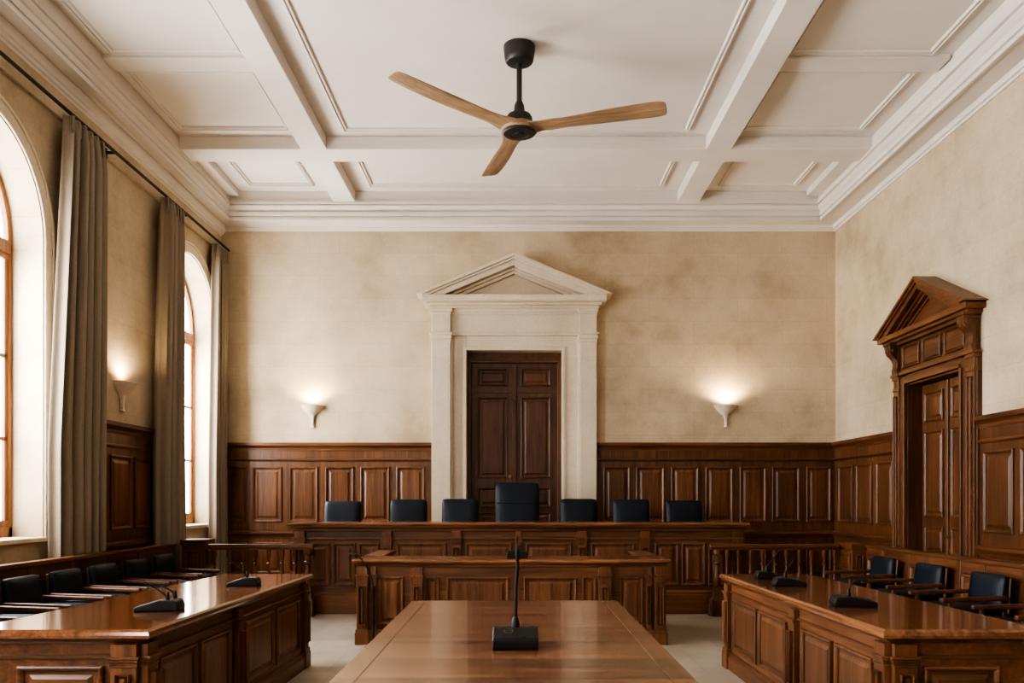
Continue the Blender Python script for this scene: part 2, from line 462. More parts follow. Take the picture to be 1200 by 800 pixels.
# ------------------------------------------------------------------ windows
def ubar(bm, yc, r0, r1, zs, z0, x0, x1, n=28):
    """upright arch-topped band between radii r0 > r1"""
    def path(r):
        return [(yc + r, z0)] + [(yc + r * math.cos(PI * i / n), zs + r * math.sin(PI * i / n)) for i in range(n + 1)] + [(yc - r, z0)]
    A, C = path(r0), path(r1)
    loops = [[(x0, a[0], a[1]), (x1, a[0], a[1]), (x1, c[0], c[1]), (x0, c[0], c[1])] for a, c in zip(A, C)]
    loft(bm, loops)
names = ['far arched window', 'near arched window cut by the left frame edge', 'arched window on the left wall just outside the view', 'arched window on the left wall behind the viewpoint']
for k, yc in enumerate(WIN_Y):
    bm = B()
    xf0, xf1 = XL - .345, XL - .29
    ubar(bm, yc, WR, WR - .06, ZS, ZSILL, xf0, xf1)
    box(bm, xf0, xf1, yc - WR, yc + WR, ZSILL, ZSILL + .13)
    w = thing(f'window_{k+1}', (XL, yc, ZSILL), names[k] + ' with honey-brown wooden frame', 'window', kind='structure')
    obj('window_frame', bm, W_WIN, w, bevel=.006)
    bm = B(); box(bm, xf0 + .0, xf1 + .012, yc - WR + .05, yc + WR - .05, ZS - .14, ZS - .02); obj('transom', bm, W_WIN, w, bevel=.006)
    bm = B(); box(bm, xf0, xf1 + .008, yc - .05, yc + .05, ZSILL + .05, ZS + WR - .05); obj('mullion', bm, W_WIN, w, bevel=.006)
    for s in (-1, 1):
        bm = B()
        a, b = (yc + .04, yc + WR - .055) if s > 0 else (yc - WR + .055, yc - .04)
        box(bm, xf0 + .01, xf1 - .01, a, a + .05, ZSILL + .12, ZS - .1); box(bm, xf0 + .01, xf1 - .01, b - .05, b, ZSILL + .12, ZS - .1)
        box(bm, xf0 + .01, xf1 - .005, a, b, ZSILL + .10, ZSILL + .19); box(bm, xf0 + .01, xf1 - .005, a, b, ZS - .20, ZS - .13)
        for zz in (2.02, 2.80): box(bm, xf0 + .02, xf1 - .01, a, b, zz - .018, zz + .018)
        obj('casement', bm, W_WIN, w, bevel=.004)
    bm = B(); xg = xf0 + .03
    pts = [(yc - WR + .03, ZSILL + .03), (yc + WR - .03, ZSILL + .03)] + arch(yc, WR - .03, ZS, 28)
    bm.faces.new([bm.verts.new((xg, a, b)) for a, b in pts]); obj('glass_pane', bm, GLASS, w)
    bm = B(); box(bm, xf1 - .02, XL + .05, yc - WR + .002, yc + WR - .002, ZSILL - .012, ZSILL + .035); obj('window_sill', bm, STONE_S, w, bevel=.01, segs=2)
    bm = B()
    ubar(bm, yc, WR + .13, WR + .012, ZS, ZSILL + .0, XL - .001, XL + .022)
    ubar(bm, yc, WR + .16, WR + .13, ZS, ZSILL + .0, XL - .001, XL + .035)
    obj('window_surround', bm, STONE_S, w, bevel=.004)

# ------------------------------------------------------------------ pediment
def chevron(bm, F, uc, W, v0, va, a, b, n0, n1):
    """raking band between vertical offsets a < b below the outer rake"""
    k = (va - v0) / W
    pts = [(-W + a / k, v0), (0, va - a), (W - a / k, v0), (W - b / k, v0), (0, va - b), (-W + b / k, v0)]
    for idx in ((0, 1, 4, 5), (1, 2, 3, 4)):
        hexa(bm, [F.p(uc + pts[i][0], pts[i][1], n0) for i in idx] + [F.p(uc + pts[i][0], pts[i][1], n1) for i in idx])

# stone doorway in the back wall
door1 = thing('door_1', (-.03, YB, 0), 'tall brown double door inside a pale stone pedimented surround', 'door', kind='structure')
def d1(name, bm, mat=STONE_P, par=None, **k): return obj(name, bm, mat, par or door1, **k)
for a, b in ((-1.275, -.992), (.962, 1.212)):
    bm = B(); fbox(bm, FB, a, b, 0, 4.33, -.01, .15)
    p = d1('stone_pilaster', bm, bevel=.004)
    bm = B()
    for z0, z1, e in ((3.815, 3.87, .008), (3.87, 3.93, .018), (3.93, 3.965, .035)): fbox(bm, FB, a - e, b + e, z0, z1, .01, .15 + e)
    d1('capital_band', bm, par=p, bevel=.003)
    bm = B()
    for z0, z1, e in ((4.24, 4.28, .012), (4.28, 4.33, .03)): fbox(bm, FB, a - e, b + e, z0, z1, .01, .15 + e)
    d1('impost_moulding', bm, par=p, bevel=.003)
for a, b in ((-.995, BD0), (BD1, .965)):
    bm = B(); fbox(bm, FB, a, b, 0, 3.935, -.01, .07)
    lo, hi = (a, b) if a < 0 else (a, b)
    oc = a if a < 0 else b - .035
    fbox(bm, FB, oc, oc + .035, 0, 3.935, .06, .115)
    ic = b - .05 if a < 0 else a
    fbox(bm, FB, ic, ic + .05, 0, BDZ + .05, .06, .085)
    d1('architrave', bm, bevel=.005)
bm = B(); fbox(bm, FB, BD0, BD1, BDZ, 3.96, -.01, .07); fbox(bm, FB, -.992, .962, 3.925, 3.965, .06, .125); fbox(bm, FB, BD0, BD1, BDZ, BDZ + .05, .06, .085)
d1('architrave', bm, bevel=.005)
bm = B(); fbox(bm, FB, -.992, .962, 3.96, 4.33, -.01, .095); fbox(bm, FB, -.992, .962, 4.24, 4.27, .09, .115); fbox(bm, FB, -.992, .962, 4.27, 4.33, .09, .135)
d1('frieze', bm, bevel=.004)
bm = B()
for z0, z1, h, n in ((4.325, 4.36, 1.27, .20), (4.36, 4.395, 1.31, .26), (4.395, 4.485, 1.37, .38)): fbox(bm, FB, -.03 - h, -.03 + h, z0, z1, -.01, n)
d1('cornice', bm, bevel=.004)
bm = B()
chevron(bm, FB, -.03, 1.45, 4.485, 5.09, 0, .05, -.01, .44)
chevron(bm, FB, -.03, 1.45, 4.485, 5.09, .05, .085, -.01, .405)
chevron(bm, FB, -.03, 1.45, 4.485, 5.09, .085, .17, -.01, .37)
chevron(bm, FB, -.03, 1.45, 4.485, 5.09, .17, .205, -.01, .24)
chevron(bm, FB, -.03, 1.45, 4.485, 5.09, .205, .25, -.01, .19)
d1('pediment', bm, bevel=.003)
bm = B()
v = [FB.p(-.03 - 1.2, 4.47, .11), FB.p(-.03 + 1.2, 4.47, .11), FB.p(-.03, 4.97, .11)]
bm.faces.new([bm.verts.new(x) for x in v]); v2 = [bm.verts.new(x) for x in (FB.p(-1.23, 4.47, 0), FB.p(1.17, 4.47, 0), FB.p(-.03, 4.97, 0))]; bm.faces.new(v2)
d1('tympanum', bm)
# leaves
bm = B(); fbox(bm, FB, BD0 + .001, BD1 - .001, 3.56, BDZ, -.29, -.17); fbox(bm, FB, BD0 + .001, BD0 + .06, 0, 3.56, -.29, -.16); fbox(bm, FB, BD1 - .06, BD1 - .001, 0, 3.56, -.29, -.16)
fbox(bm, FB, BD0 + .06, BD1 - .06, 3.60, 3.64, -.29, -.15)
d1('door_frame', bm, W_DOOR, bevel=.004)
for s, (a, b) in enumerate(((BD0 + .062, -.032), (-.028, BD1 - .062))):
    bm = B(); fbox(bm, FB, a, b, .305, 3.558, -.28, -.21)
    lf = d1('door_leaf', bm, W_DOOR, bevel=.003)
    u0, u1 = a + .10, b - .10
    for z0, z1 in ((3.20, 3.47), (1.78, 3.03), (1.33, 1.63), (.45, 1.25)):
        obj('panel', panel_bm(FB, u0, u1, z0, z1, -.21, .9), W_DOOR, lf)
    bm = B(); fbox(bm, FB, a, b, 3.10, 3.135, -.215, -.19); obj('lock_rail_moulding', bm, W_DOOR, lf)
    if s == 0:
        bm = B()
        c = FB.p(-.095, 1.80, -.205)
        tube(bm, [c, c + Vector((0, -.03, 0))], .022, 12); tube(bm, [c + Vector((0, -.03, 0)), c + Vector((0, -.045, 0)), c + Vector((0, -.075, 0))], [.012, .03, .024], 12)
        obj('door_knob', bm, BRASS, lf, smooth=40)
bm = B(); fbox(bm, FB, -.062, .002, .305, 3.54, -.21, -.17); fbox(bm, FB, -.07, .01, 2.98, 3.06, -.21, -.155)
d1('meeting_stile', bm, W_DOOR, bevel=.006)

# wooden doorway in the right wall
door2 = thing('door_2', (XR, 9.85, 0), 'carved walnut double door with wooden pediment on the right wall', 'door', kind='structure')
def d2(name, bm, mat=W_V, par=None, **k): return obj(name, bm, mat, par or door2, **k)
for a, b, oc in ((8.90, RD0, 8.90), (RD1, 10.81, 10.69)):
    bm = B(); fbox(bm, FRW, a, b, 0, 3.0, -.01, .055)
    lo = (a + .13, b) if a < 9.5 else (a, b - .13)
    fbox(bm, FRW, lo[0], lo[1], 0, RDZ + .1, .05, .07)
    ic = b - .04 if a < 9.5 else a
    fbox(bm, FRW, ic, ic + .04, 0, RDZ + .0, .05, .095)
    d2('door_casing', bm, bevel=.004)
    pa, pb = (a + .005, a + .15) if a < 9.5 else (b - .15, b - .005)
    bm = B(); fbox(bm, FRW, pa, pb, 0, 2.98, .05, .085)
    pl = d2('pilaster', bm, bevel=.003)
    obj('flute', panel_bm(FRW, pa + .03, pb - .03, .35, 2.74, .085, .35), W_V, pl)
    bm = B()
    for z0, z1, e in ((2.80, 2.84, .01), (2.94, 2.98, .015), (2.98, 3.02, .03)): fbox(bm, FRW, pa - e, pb + e, z0, z1, .02, .085 + e)
    obj('capital', bm, W_V, pl, bevel=.003)
    bm = B(); fbox(bm, FRW, pa - .015, pb + .015, 0, .26, .02, .105); obj('plinth_block', bm, W_V, pl, bevel=.003)
    # scrolled console
    bm = B()
    side = [(.05, 3.02), (.105, 3.02), (.115, 3.06), (.10, 3.11), (.10, 3.16), (.115, 3.20), (.145, 3.235), (.175, 3.26), (.195, 3.30), (.195, 3.345), (.175, 3.375), (.05, 3.375)]
    for e0, e1, k in ((pa, pb, 1.0), (pa + .03, pa + .055, 1.06), (pb - .055, pb - .03, 1.06)):
        loft(bm, [[FRW.p(e0, v, .05 + (n - .05) * k) for n, v in side], [FRW.p(e1, v, .05 + (n - .05) * k) for n, v in side]])
    for ee, sg in ((pa, -1), (pb, 1)):
        c = FRW.p(ee, 3.315, .14); tube(bm, [c, c + Vector((0, .012 * sg, 0))], [.035, .028], 14)
    fbox(bm, FRW, pa - .02, pb + .02, 3.375, 3.41, .02, .21); fbox(bm, FRW, pa - .005, pb + .005, 3.335, 3.375, .02, .2)
    d2('console_bracket', bm, bevel=.004)
bm = B(); fbox(bm, FRW, 8.92, 10.79, RDZ, 3.03, -.01, .055); fbox(bm, FRW, RD0, RD1, RDZ, RDZ + .1, .05, .07); fbox(bm, FRW, 9.05, 10.66, 2.985, 3.03, .05, .10); fbox(bm, FRW, RD0, RD1, RDZ, RDZ + .04, .05, .095)
d2('door_casing', bm, W_Y, bevel=.004)
bm = B(); fbox(bm, FRW, 8.93, 10.78, 3.03, 3.40, -.01, .055); fbox(bm, FRW, 9.06, 10.65, 3.36, 3.40, .05, .12)
fz = d2('frieze', bm, W_Y, bevel=.004)
for a, b in ((9.12, 9.55), (9.64, 10.06), (10.15, 10.58)):
    obj('panel', panel_bm(FRW, a, b, 3.07, 3.33, .055, .45), W_Y, fz)
bm = B()
for z0, z1, h, n in ((3.40, 3.435, 1.02, .17), (3.435, 3.50, 1.08, .22)): fbox(bm, FRW, 9.9 - h, 9.9 + h, z0, z1, -.01, n)
d2('cornice', bm, W_Y, bevel=.004)
bm = B()
for a, b, n in ((0, .045, .26), (.045, .075, .24), (.075, .145, .215), (.145, .18, .15), (.18, .215, .12)):
    chevron(bm, FRW, 9.9, 1.14, 3.50, 4.04, a, b, -.01, n)
for s in (-1, 1):                                     # end blocks of the raking cornice
    u = 9.9 + s * 1.04
    fbox(bm, FRW, u - .07, u + .07, 3.50, 3.52, -.01, .225)
d2('pediment', bm, W_Y, bevel=.003)
bm = B()
for n in (.06, 0):
    bm.faces.new([bm.verts.new(FRW.p(9.9 + a, b, n)) for a, b in ((-1, 3.49), (1, 3.49), (0, 3.93))])
ty = d2('tympanum', bm, W_Y)
bm = B(); chevron(bm, FRW, 9.9, .62, 3.54, 3.81, 0, .03, .055, .08); fbox(bm, FRW, 9.3, 10.5, 3.52, 3.545, .055, .08)
obj('tympanum_moulding', bm, W_Y, ty)
bm = B(); fbox(bm, FRW, RD0, RD0 + .025, 0, RDZ, -.29, .05); fbox(bm, FRW, RD1 - .025, RD1, 0, RDZ, -.29, .05); fbox(bm, FRW, RD0 + .025, RD1 - .025, RDZ - .025, RDZ, -.29, .05)
d2('jamb_lining', bm, W_DOOR)
for s, (a, b) in enumerate(((RD0 + .028, 9.835), (9.845, RD1 - .028))):
    bm = B(); fbox(bm, FRW, a, b, .01, RDZ - .03, -.24, -.12)
    lf = d2('door_leaf', bm, bevel=.003)
    for z0, z1 in ((2.38, 2.74), (1.24, 2.27), (.80, 1.13), (.16, .70)):
        obj('panel', panel_bm(FRW, a + .09, b - .09, z0, z1, -.12, .85), W_V, lf)
    if s == 0:
        bm = B()
        c = FRW.p(9.80, 1.02, -.12)
        fbox(bm, FRW, 9.785, 9.825, .93, 1.11, -.12, -.112); tube(bm, [c, c + Vector((-.05, 0, 0))], .011, 10)
        tube(bm, [c + Vector((-.045, .0, 0)), c + Vector((-.05, -.1, 0))], .009, 10)
        obj('door_handle', bm, BRASS, lf, smooth=40)
bm = B(); fbox(bm, FRW, 9.81, 9.87, .01, RDZ - .035, -.125, -.095); d2('meeting_stile', bm, bevel=.006)

# dais under the judges
bm = B(); box(bm, -2.72, 2.78, 11.0, YB - .08, 0, .30)
tag(obj('trim_8', bm, W_X), 'raised wooden dais behind the long bench', 'dais', kind='structure')

# ------------------------------------------------------------------ judges' bench
FJ = Fr((0, 10.84, 0), (1, 0, 0), (0, -1, 0))
jb = thing('judges_bench', (.03, 11.05, 0), 'long walnut bench with pilasters in front of the row of leather chairs', 'bench')
bm = B(); box(bm, -2.80, 2.86, 10.84, 10.92, 0, 1.06); box(bm, -2.80, -2.72, 10.92, 11.42, 0.0, 1.06); box(bm, 2.78, 2.86, 10.92, 11.42, 0.0, 1.06)
obj('carcass', bm, W_X, jb)
bm = B(); rect_stack(bm, -2.80, 2.86, 10.84, 11.42, [(.0, 1.045), (.03, 1.05), (.035, 1.075), (.055, 1.095), (.065, 1.10), (.065, 1.115)])
obj('cornice_moulding', bm, W_X, jb)
bm = B(); rect_stack(bm, -2.80, 2.86, 10.84, 11.42, [(.07, 1.114), (.085, 1.12), (.09, 1.135), (.085, 1.15), (.075, 1.158)])
obj('bench_top', bm, W_TOPX, jb)
bm = B(); run(bm, FJ, -2.78, 2.84, [(-.01, 0), (.05, 0), (.05, .235), (.035, .25), (.035, .275), (.02, .295), (-.01, .295)])
obj('plinth', bm, W_X, jb)
bm = B(); run(bm, FJ, -2.78, 2.84, [(-.01, .93), (.02, .935), (.03, .95), (.03, .965), (-.01, .97)])
obj('frieze_moulding', bm, W_X, jb)
for a, b in ((-2.81, -2.68), (-1.70, -1.58), (-.82, -.70), (.77, .89), (1.57, 1.69), (2.74, 2.87)):
    pilaster(jb, FJ, a, b, 0, 1.05, 0, .05, neck=.97, base=.30)
pilaster(jb, FJ, -.01, .07, 0, 1.05, 0, .03, neck=.97, base=.30, cap=.07)
for a, b in ((-2.64, -2.36), (-2.32, -2.04), (-2.0, -1.74), (-1.51, -.89), (-.64, -.06), (.12, .70), (.95, 1.50), (1.76, 2.06), (2.10, 2.40), (2.44, 2.70)):
    panel(jb, FJ, a, b, .36, .895, 0, .9)

# ------------------------------------------------------------------ clerk's desk
FC = Fr((0, 8.56, 0), (1, 0, 0), (0, -1, 0))
ck = thing('clerk_desk', (-.05, 8.8, 0), 'walnut clerk desk with side wings between the table and long bench', 'desk')
bm = B(); box(bm, -1.575, 1.475, 8.56, 8.64, 0, .80); box(bm, -1.06, .96, 8.50, 8.56, 0, .80)
obj('carcass', bm, W_X, ck)
bm = B()
rect_stack(bm, -1.575, 1.475, 8.56, 8.98, [(.0, .775), (.02, .78), (.03, .80), (.045, .812), (.05, .818)])
rect_stack(bm, -1.06, .96, 8.50, 8.6, [(.0, .774), (.02, .779), (.03, .799), (.045, .811), (.05, .817)])
obj('cornice_moulding', bm, W_X, ck)
bm = B(); rect_stack(bm, -1.575, 1.475, 8.56, 8.98, [(.052, .817), (.062, .822), (.066, .835), (.062, .848), (.054, .853)])
rect_stack(bm, -1.06, .96, 8.50, 8.62, [(.052, .816), (.062, .821), (.066, .834), (.062, .847), (.054, .8525)])
obj('desk_top', bm, W_TOPX, ck)
for s, (a, b) in enumerate(((-1.575, -1.46), (1.36, 1.475))):
    bm = B(); box(bm, a, b, 8.64, 10.0, 0, .80); rect_stack(bm, a, b, 9.05, 10.0, [(0, .79), (.03, .80), (.03, .82), (.045, .83), (.045, .853)])
    w = obj('side_wing', bm, W_Y, ck, bevel=.004)
    Fw = Fr((a, 0, 0), (0, 1, 0), (-1, 0, 0)) if s == 0 else Fr((b, 0, 0), (0, 1, 0), (1, 0, 0))
    for c in (8.75, 9.17, 9.59): obj('panel', panel_bm(Fw, c, c + .36, .22, .69, 0, .7), W_V, w)
bm = B()
run(bm, FC, -1.56, 1.46, [(-.01, 0), (.04, 0), (.04, .12), (.025, .15), (-.01, .155)])
run(bm, FC, -1.06, .96, [(.03, 0), (.10, 0), (.10, .12), (.085, .15), (.03, .155)])
obj('plinth', bm, W_X, ck)
for a, b, n in ((-1.595, -1.484, 0), (1.38, 1.495, 0), (-1.04, -.93, .06), (.82, .94, .06)):
    pilaster(ck, FC, a, b, 0, .78, n, .045, neck=.70, base=.15, cap=.085)
pilaster(ck, FC, -1.455, -1.40, 0, .78, 0, .03, neck=.70, base=.15, cap=.085)
pilaster(ck, FC, 1.30, 1.355, 0, .78, 0, .03, neck=.70, base=.15, cap=.085)
for a, b, n in ((-1.37, -1.13, 0), (1.04, 1.27, 0), (-.90, -.765, .06), (.66, .79, .06), (-.69, -.075, .06), (.075, .60, .06)):
    panel(ck, FC, a, b, .20, .675, n, .75)
bm = B(); fbox(bm, FC, -.035, .035, .155, .775, .06, .072); obj('centre_stile', bm, W_V, ck)

# ------------------------------------------------------------------ counsel desks left and right
def counsel_desk(s, label):
    xa, xb = (1.84, 2.50)
    X0, X1 = (xa, xb) if s > 0 else (-xb, -xa)
    Y0, Y1 = 4.31, 7.42
    r = thing('counsel_desk', ((X0 + X1) / 2, (Y0 + Y1) / 2, 0), label, 'desk', 'panelled desks on both sides of the table')
    bm = B(); box(bm, X0, X1, Y0, Y1, 0, .745); obj('carcass', bm, W_Y, r)
    bm = B(); rect_stack(bm, X0, X1, Y0, Y1, [(0, .722), (.008, .724), (.014, .735), (.03, .742), (.04, .75), (.045, .753)])
    obj('cornice_moulding', bm, W_Y, r)
    bm = B(); rect_stack(bm, X0, X1, Y0, Y1, [(.045, .751), (.058, .757), (.062, .772), (.058, .788), (.046, .80), (-.0, .8002)])
    obj('desk_top', bm, W_TOPY, r)
    bm = B(); rect_stack(bm, X0, X1, Y0, Y1, [(.035, 0), (.035, .10), (.02, .115), (.016, .13), (0, .14)]); obj('plinth', bm, W_Y, r)
    # inner face towards the aisle
    Fa = Fr((X1, 0, 0), (0, 1, 0), (1, 0, 0)) if s < 0 else Fr((X0, 0, 0), (0, 1, 0), (-1, 0, 0))
    bm = B(); run(bm, Fa, Y0 + .1, Y1 - .1, [(-.005, .645), (.012, .65), (.018, .665), (-.005, .672)]); obj('frieze_moulding', bm, W_Y, r)
    for a, b in ((Y0, Y0 + .12), (5.64, 5.75), (Y1 - .12, Y1)):
        pilaster(r, Fa, a, b, 0, .722, 0, .035, neck=.66, base=.17, cap=.055)
    for a, b in ((4.50, 5.00), (5.06, 5.56), (5.86, 6.49), (6.55, 7.20)):
        panel(r, Fa, a, b, .18, .61, 0, .75)
    # near end towards the camera
    Fe = Fr((0, Y0, 0), (1, 0, 0), (0, -1, 0))
    bm = B(); run(bm, Fe, X0 + .02, X1 - .02, [(-.005, .645), (.012, .65), (.018, .665), (-.005, .672)]); obj('frieze_moulding', bm, W_X, r)
    for a, b in ((X1 - .11, X1),) if s < 0 else ((X0, X0 + .11),):
        pilaster(r, Fe, a, b, 0, .722, 0, .035, neck=.66, base=.17, cap=.055)
    panel(r, Fe, X0 + .15, X1 - .15, .18, .61, 0, .75, mat=W_X)
    def splay(o, off):                                # the desks widen a little towards the near end
        for ch in o.children:
            for v in ch.data.vertices:
                p = v.co + off
                t = (Y1 - p.y) / (Y1 - Y0)
                v.co.x = s * (1.78 + .05 * t + (abs(p.x) - 1.78) * (1 + (.20 if s < 0 else .06) * t)) - off.x
            splay(ch, off)
    splay(r, r.location.copy())
    return r
counsel_desk(-1, 'panelled walnut desk on the left, its polished top reflecting the windows')
counsel_desk(1, 'panelled walnut desk on the right, carrying three black microphones')

# ------------------------------------------------------------------ centre table
tb = thing('table', (-.01, 3.7, 0), 'large satin brown table in the middle foreground with inlaid border line', 'table')
bm = B(); rect_stack(bm, -.675, .655, 1.9, 5.5, [(-.015, .74), (0, .75), (.003, .77), (0, .79), (-.008, .80), (-.095, .80), (-.096, .7975), (-.101, .7975), (-.102, .80)])
obj('table_top', bm, W_TABLE, tb)
bm = B(); box(bm, -.60, .58, 2.0, 2.04, .60, .74); box(bm, -.60, .58, 5.36, 5.40, .60, .74); box(bm, -.60, -.56, 2.04, 5.36, .60, .74); box(bm, .54, .58, 2.04, 5.36, .60, .74)
obj('apron', bm, W_X, tb, bevel=.003)
for x in (-.56, .54):
    for yv in (2.06, 5.34):
        bm = B(); rect_stack(bm, x - .05, x + .05, yv - .05, yv + .05, [(.012, 0), (.012, .1), (-.012, .12), (0, .5), (0, .6), (0, .742)])
        obj('leg', bm, W_V, tb, bevel=.003)

# ------------------------------------------------------------------ balustrades and pedestals
BAL = [(.030, 0), (.030, .10), (.018, .105), (.020, .13), (.032, .20), (.036, .26), (.030, .34), (.019, .44), (.016, .50), (.026, .515), (.026, .53), (.017, .54), (.020, .60), (.030, .615), (.030, .70)]
def balustrade(name, x0, x1, post, xs, y, label, ztop=.895):
    r = thing(name, ((x0 + x1) / 2, y, 0), label, 'balustrade', 'low turned balustrades beside the long bench')
    bm = B(); box(bm, x0, x1, y - .05, y + .05, ztop - .05, ztop); box(bm, x0, x1, y - .035, y + .035, ztop - .075, ztop - .05)
    obj('handrail', bm, W_X, r, bevel=.012, segs=2)
    bm = B(); box(bm, x0, x1, y - .05, y + .05, .0, .14); obj('bottom_rail', bm, W_X, r, bevel=.006)
    for x in xs:
        bm = B(); h = ztop - .075 - .14
        lathe(bm, [(a, b * h / .70) for a, b in BAL], (x, y, .14), 12); obj('baluster', bm, W_V, r, smooth=35)
    bm = B(); p = post
    rect_stack(bm, p - .05, p + .05, y - .055, y + .045, [(.03, 0), (.03, .2), (.015, .22), (0, .24), (0, .36), (-.012, .37)])
    lathe(bm, [(.038, .36), (.05, .40), (.044, .50), (.03, .60), (.03, .64), (.05, .655), (.05, .675), (.032, .69), (.036, .75), (.055, .77), (.055, ztop - .07)], (p, y, 0), 14)
    obj('end_post', bm, W_V, r, smooth=35)
    return r
balustrade('balustrade', -3.83, -2.52, -2.60, [-3.76, -3.58, -3.41, -3.25, -3.085, -2.92, -2.76], 10.64, 'low wooden balustrade with turned balusters left of the long bench')
balustrade('balustrade', 2.40, 4.02, 2.50, [2.63, 2.77, 2.92, 3.07, 3.22, 3.37, 3.53, 3.68, 3.84, 3.97], 10.64, 'low wooden balustrade with turned balusters right of the long bench')
def pedestal(x0, x1, y0, y1, h, label):
    r = thing('pedestal', ((x0 + x1) / 2, (y0 + y1) / 2, 0), label, 'pedestal')
    bm = B(); rect_stack(bm, x0, x1, y0, y1, [(.03, 0), (.03, .14), (.01, .17), (0, .18), (0, h - .06)]); obj('body', bm, W_V, r)
    bm = B(); rect_stack(bm, x0, x1, y0, y1, [(0, h - .08), (.015, h - .07), (.015, h - .05), (.018, h - .035), (.02, h - .01), (.014, h)]); obj('cap', bm, W_X, r)
    F1 = Fr((0, y0, 0), (1, 0, 0), (0, -1, 0)); panel(r, F1, x0 + .04, x1 - .04, .24, h - .14, 0, .6)
    for F2 in (Fr((x0, 0, 0), (0, 1, 0), (-1, 0, 0)), Fr((x1, 0, 0), (0, 1, 0), (1, 0, 0))):
        panel(r, F2, y0 + .05, y1 - .05, .24, h - .36, 0, .6); panel(r, F2, y0 + .05, y1 - .05, h - .32, h - .12, 0, .5)
pedestal(-4.16, -3.88, 10.62, 10.92, .95, 'square panelled pedestal at the left wall, ending the left balustrade')
pedestal(4.06, 4.22, 10.30, 10.76, .915, 'narrow panelled pedestal at the right end of the right balustrade')

# ------------------------------------------------------------------ panelled back screens behind the side chairs
def screen(s, y0, y1, mods, label):
    """s = -1 left, +1 right; slightly raked panelled back"""
    r = thing('panelled_screen', (s * 4.2, (y0 + y1) / 2, 0), label, 'panelled screen')
    def X(z, n): return s * (4.155 + z * .04 - n)       # raked: top leans to the wall
    def slab(bm, a, b, z0, z1, n0, n1):
        hexa(bm, [(X(z0, n0), a, z0), (X(z0, n0), b, z0), (X(z1, n0), b, z1), (X(z1, n0), a, z1),
                  (X(z0, n1), a, z0), (X(z0, n1), b, z0), (X(z1, n1), b, z1), (X(z1, n1), a, z1)])
    bm = B(); slab(bm, y0, y1, 0, .88, -.04, 0); obj('back_board', bm, W_Y, r)
    bm = B(); slab(bm, y0 - .01, y1 + .01, .875, .915, -.055, .035); obj('cap_rail', bm, W_Y, r, bevel=.008, segs=2)
    bm = B(); slab(bm, y0, y1, .76, .876, 0, .012); obj('top_rail', bm, W_Y, r, bevel=.003)
    bm = B(); slab(bm, y0, y1, .0, .16, 0, .02); obj('base_rail', bm, W_Y, r, bevel=.003)
    for a, b in mods['stiles']:
        bm = B(); slab(bm, a, b, .16, .876, 0, .02); obj('stile', bm, W_V, r, bevel=.003)
    for a, b in mods['panels']:
        bm = B(); loops = []
        for i, h in ((0, 0), (0, .014), (.012, .018), (.028, .004), (.06, .004), (.075, .01)):
            loops.append([(X(z, h), yy, z) for yy, z in ((a + i, .19 + i), (b - i, .19 + i), (b - i, .75 - i), (a + i, .75 - i))])
        loft(bm, loops); obj('panel', bm, W_V, r)
LY = [6.28, 7.0, 7.68, 8.38, 9.1, 9.82]
st = [(a - .36 - .035, a - .36 + .035) for a in LY] + [(10.15, 10.22)]
screen(-1, 2.2, 10.45, {'stiles': st + [(5.2, 5.27), (4.5, 4.57)], 'panels': [(a - .31, a + .31) for a in LY] + [(10.23, 10.43), (5.29, 5.88)]},
       'long dark panelled backing screen below the windows behind the left chairs')
RY = [6.27, 7.32, 8.37, 9.42]
st = []; pn = [(9.85, 10.13)]
for a in RY:
    st += [(a - .36, a - .28), (a + .28, a + .36)]; pn += [(a + .37, a + .68), (a - .27, a + .27)]
screen(1, 2.2, 10.17, {'stiles': st, 'panels': pn}, 'long walnut panelled backing screen behind the right chairs')

# ------------------------------------------------------------------ chairs
def cushion(bm, x0, x1, y0, y1, z0, z1, puff=.02, tilt=0):
    """soft box, rounded, y is thickness for backs"""
    n = 8
    vs = {}
    res = bmesh.ops.create_cube(bm, size=1)
    bmesh.ops.subdivide_edges(bm, edges=bm.edges[:], cuts=n - 1, use_grid_fill=True)
    hx, hy, hz = (x1 - x0) / 2, (y1 - y0) / 2, (z1 - z0) / 2
    r = min(hx, hy, hz) * .8
    for v in bm.verts:
        p = Vector((v.co.x * 2 * hx, v.co.y * 2 * hy, v.co.z * 2 * hz))
        q = Vector((max(-hx + r, min(hx - r, p.x)), max(-hy + r, min(hy - r, p.y)), max(-hz + r, min(hz - r, p.z))))
        d = p - q
        if d.length > 1e-6: p = q + d.normalized() * min(r, max(abs(d.x), abs(d.y), abs(d.z)))
        u, w = p.x / hx, (p.z / hz if hy < hz else p.y / hy)
        bulge = puff * max(0, 1 - u ** 4) * max(0, 1 - w ** 4)
        if hy < hz: p.y += math.copysign(bulge, p.y) * (1 if abs(p.y) > hy * .3 else 0)
        else: p.z += bulge if p.z > hz * .3 else 0
        v.co = p + Vector(((x0 + x1) / 2, (y0 + y1) / 2, (z0 + z1) / 2))
        v.co.y += (v.co.z - z0) * tilt

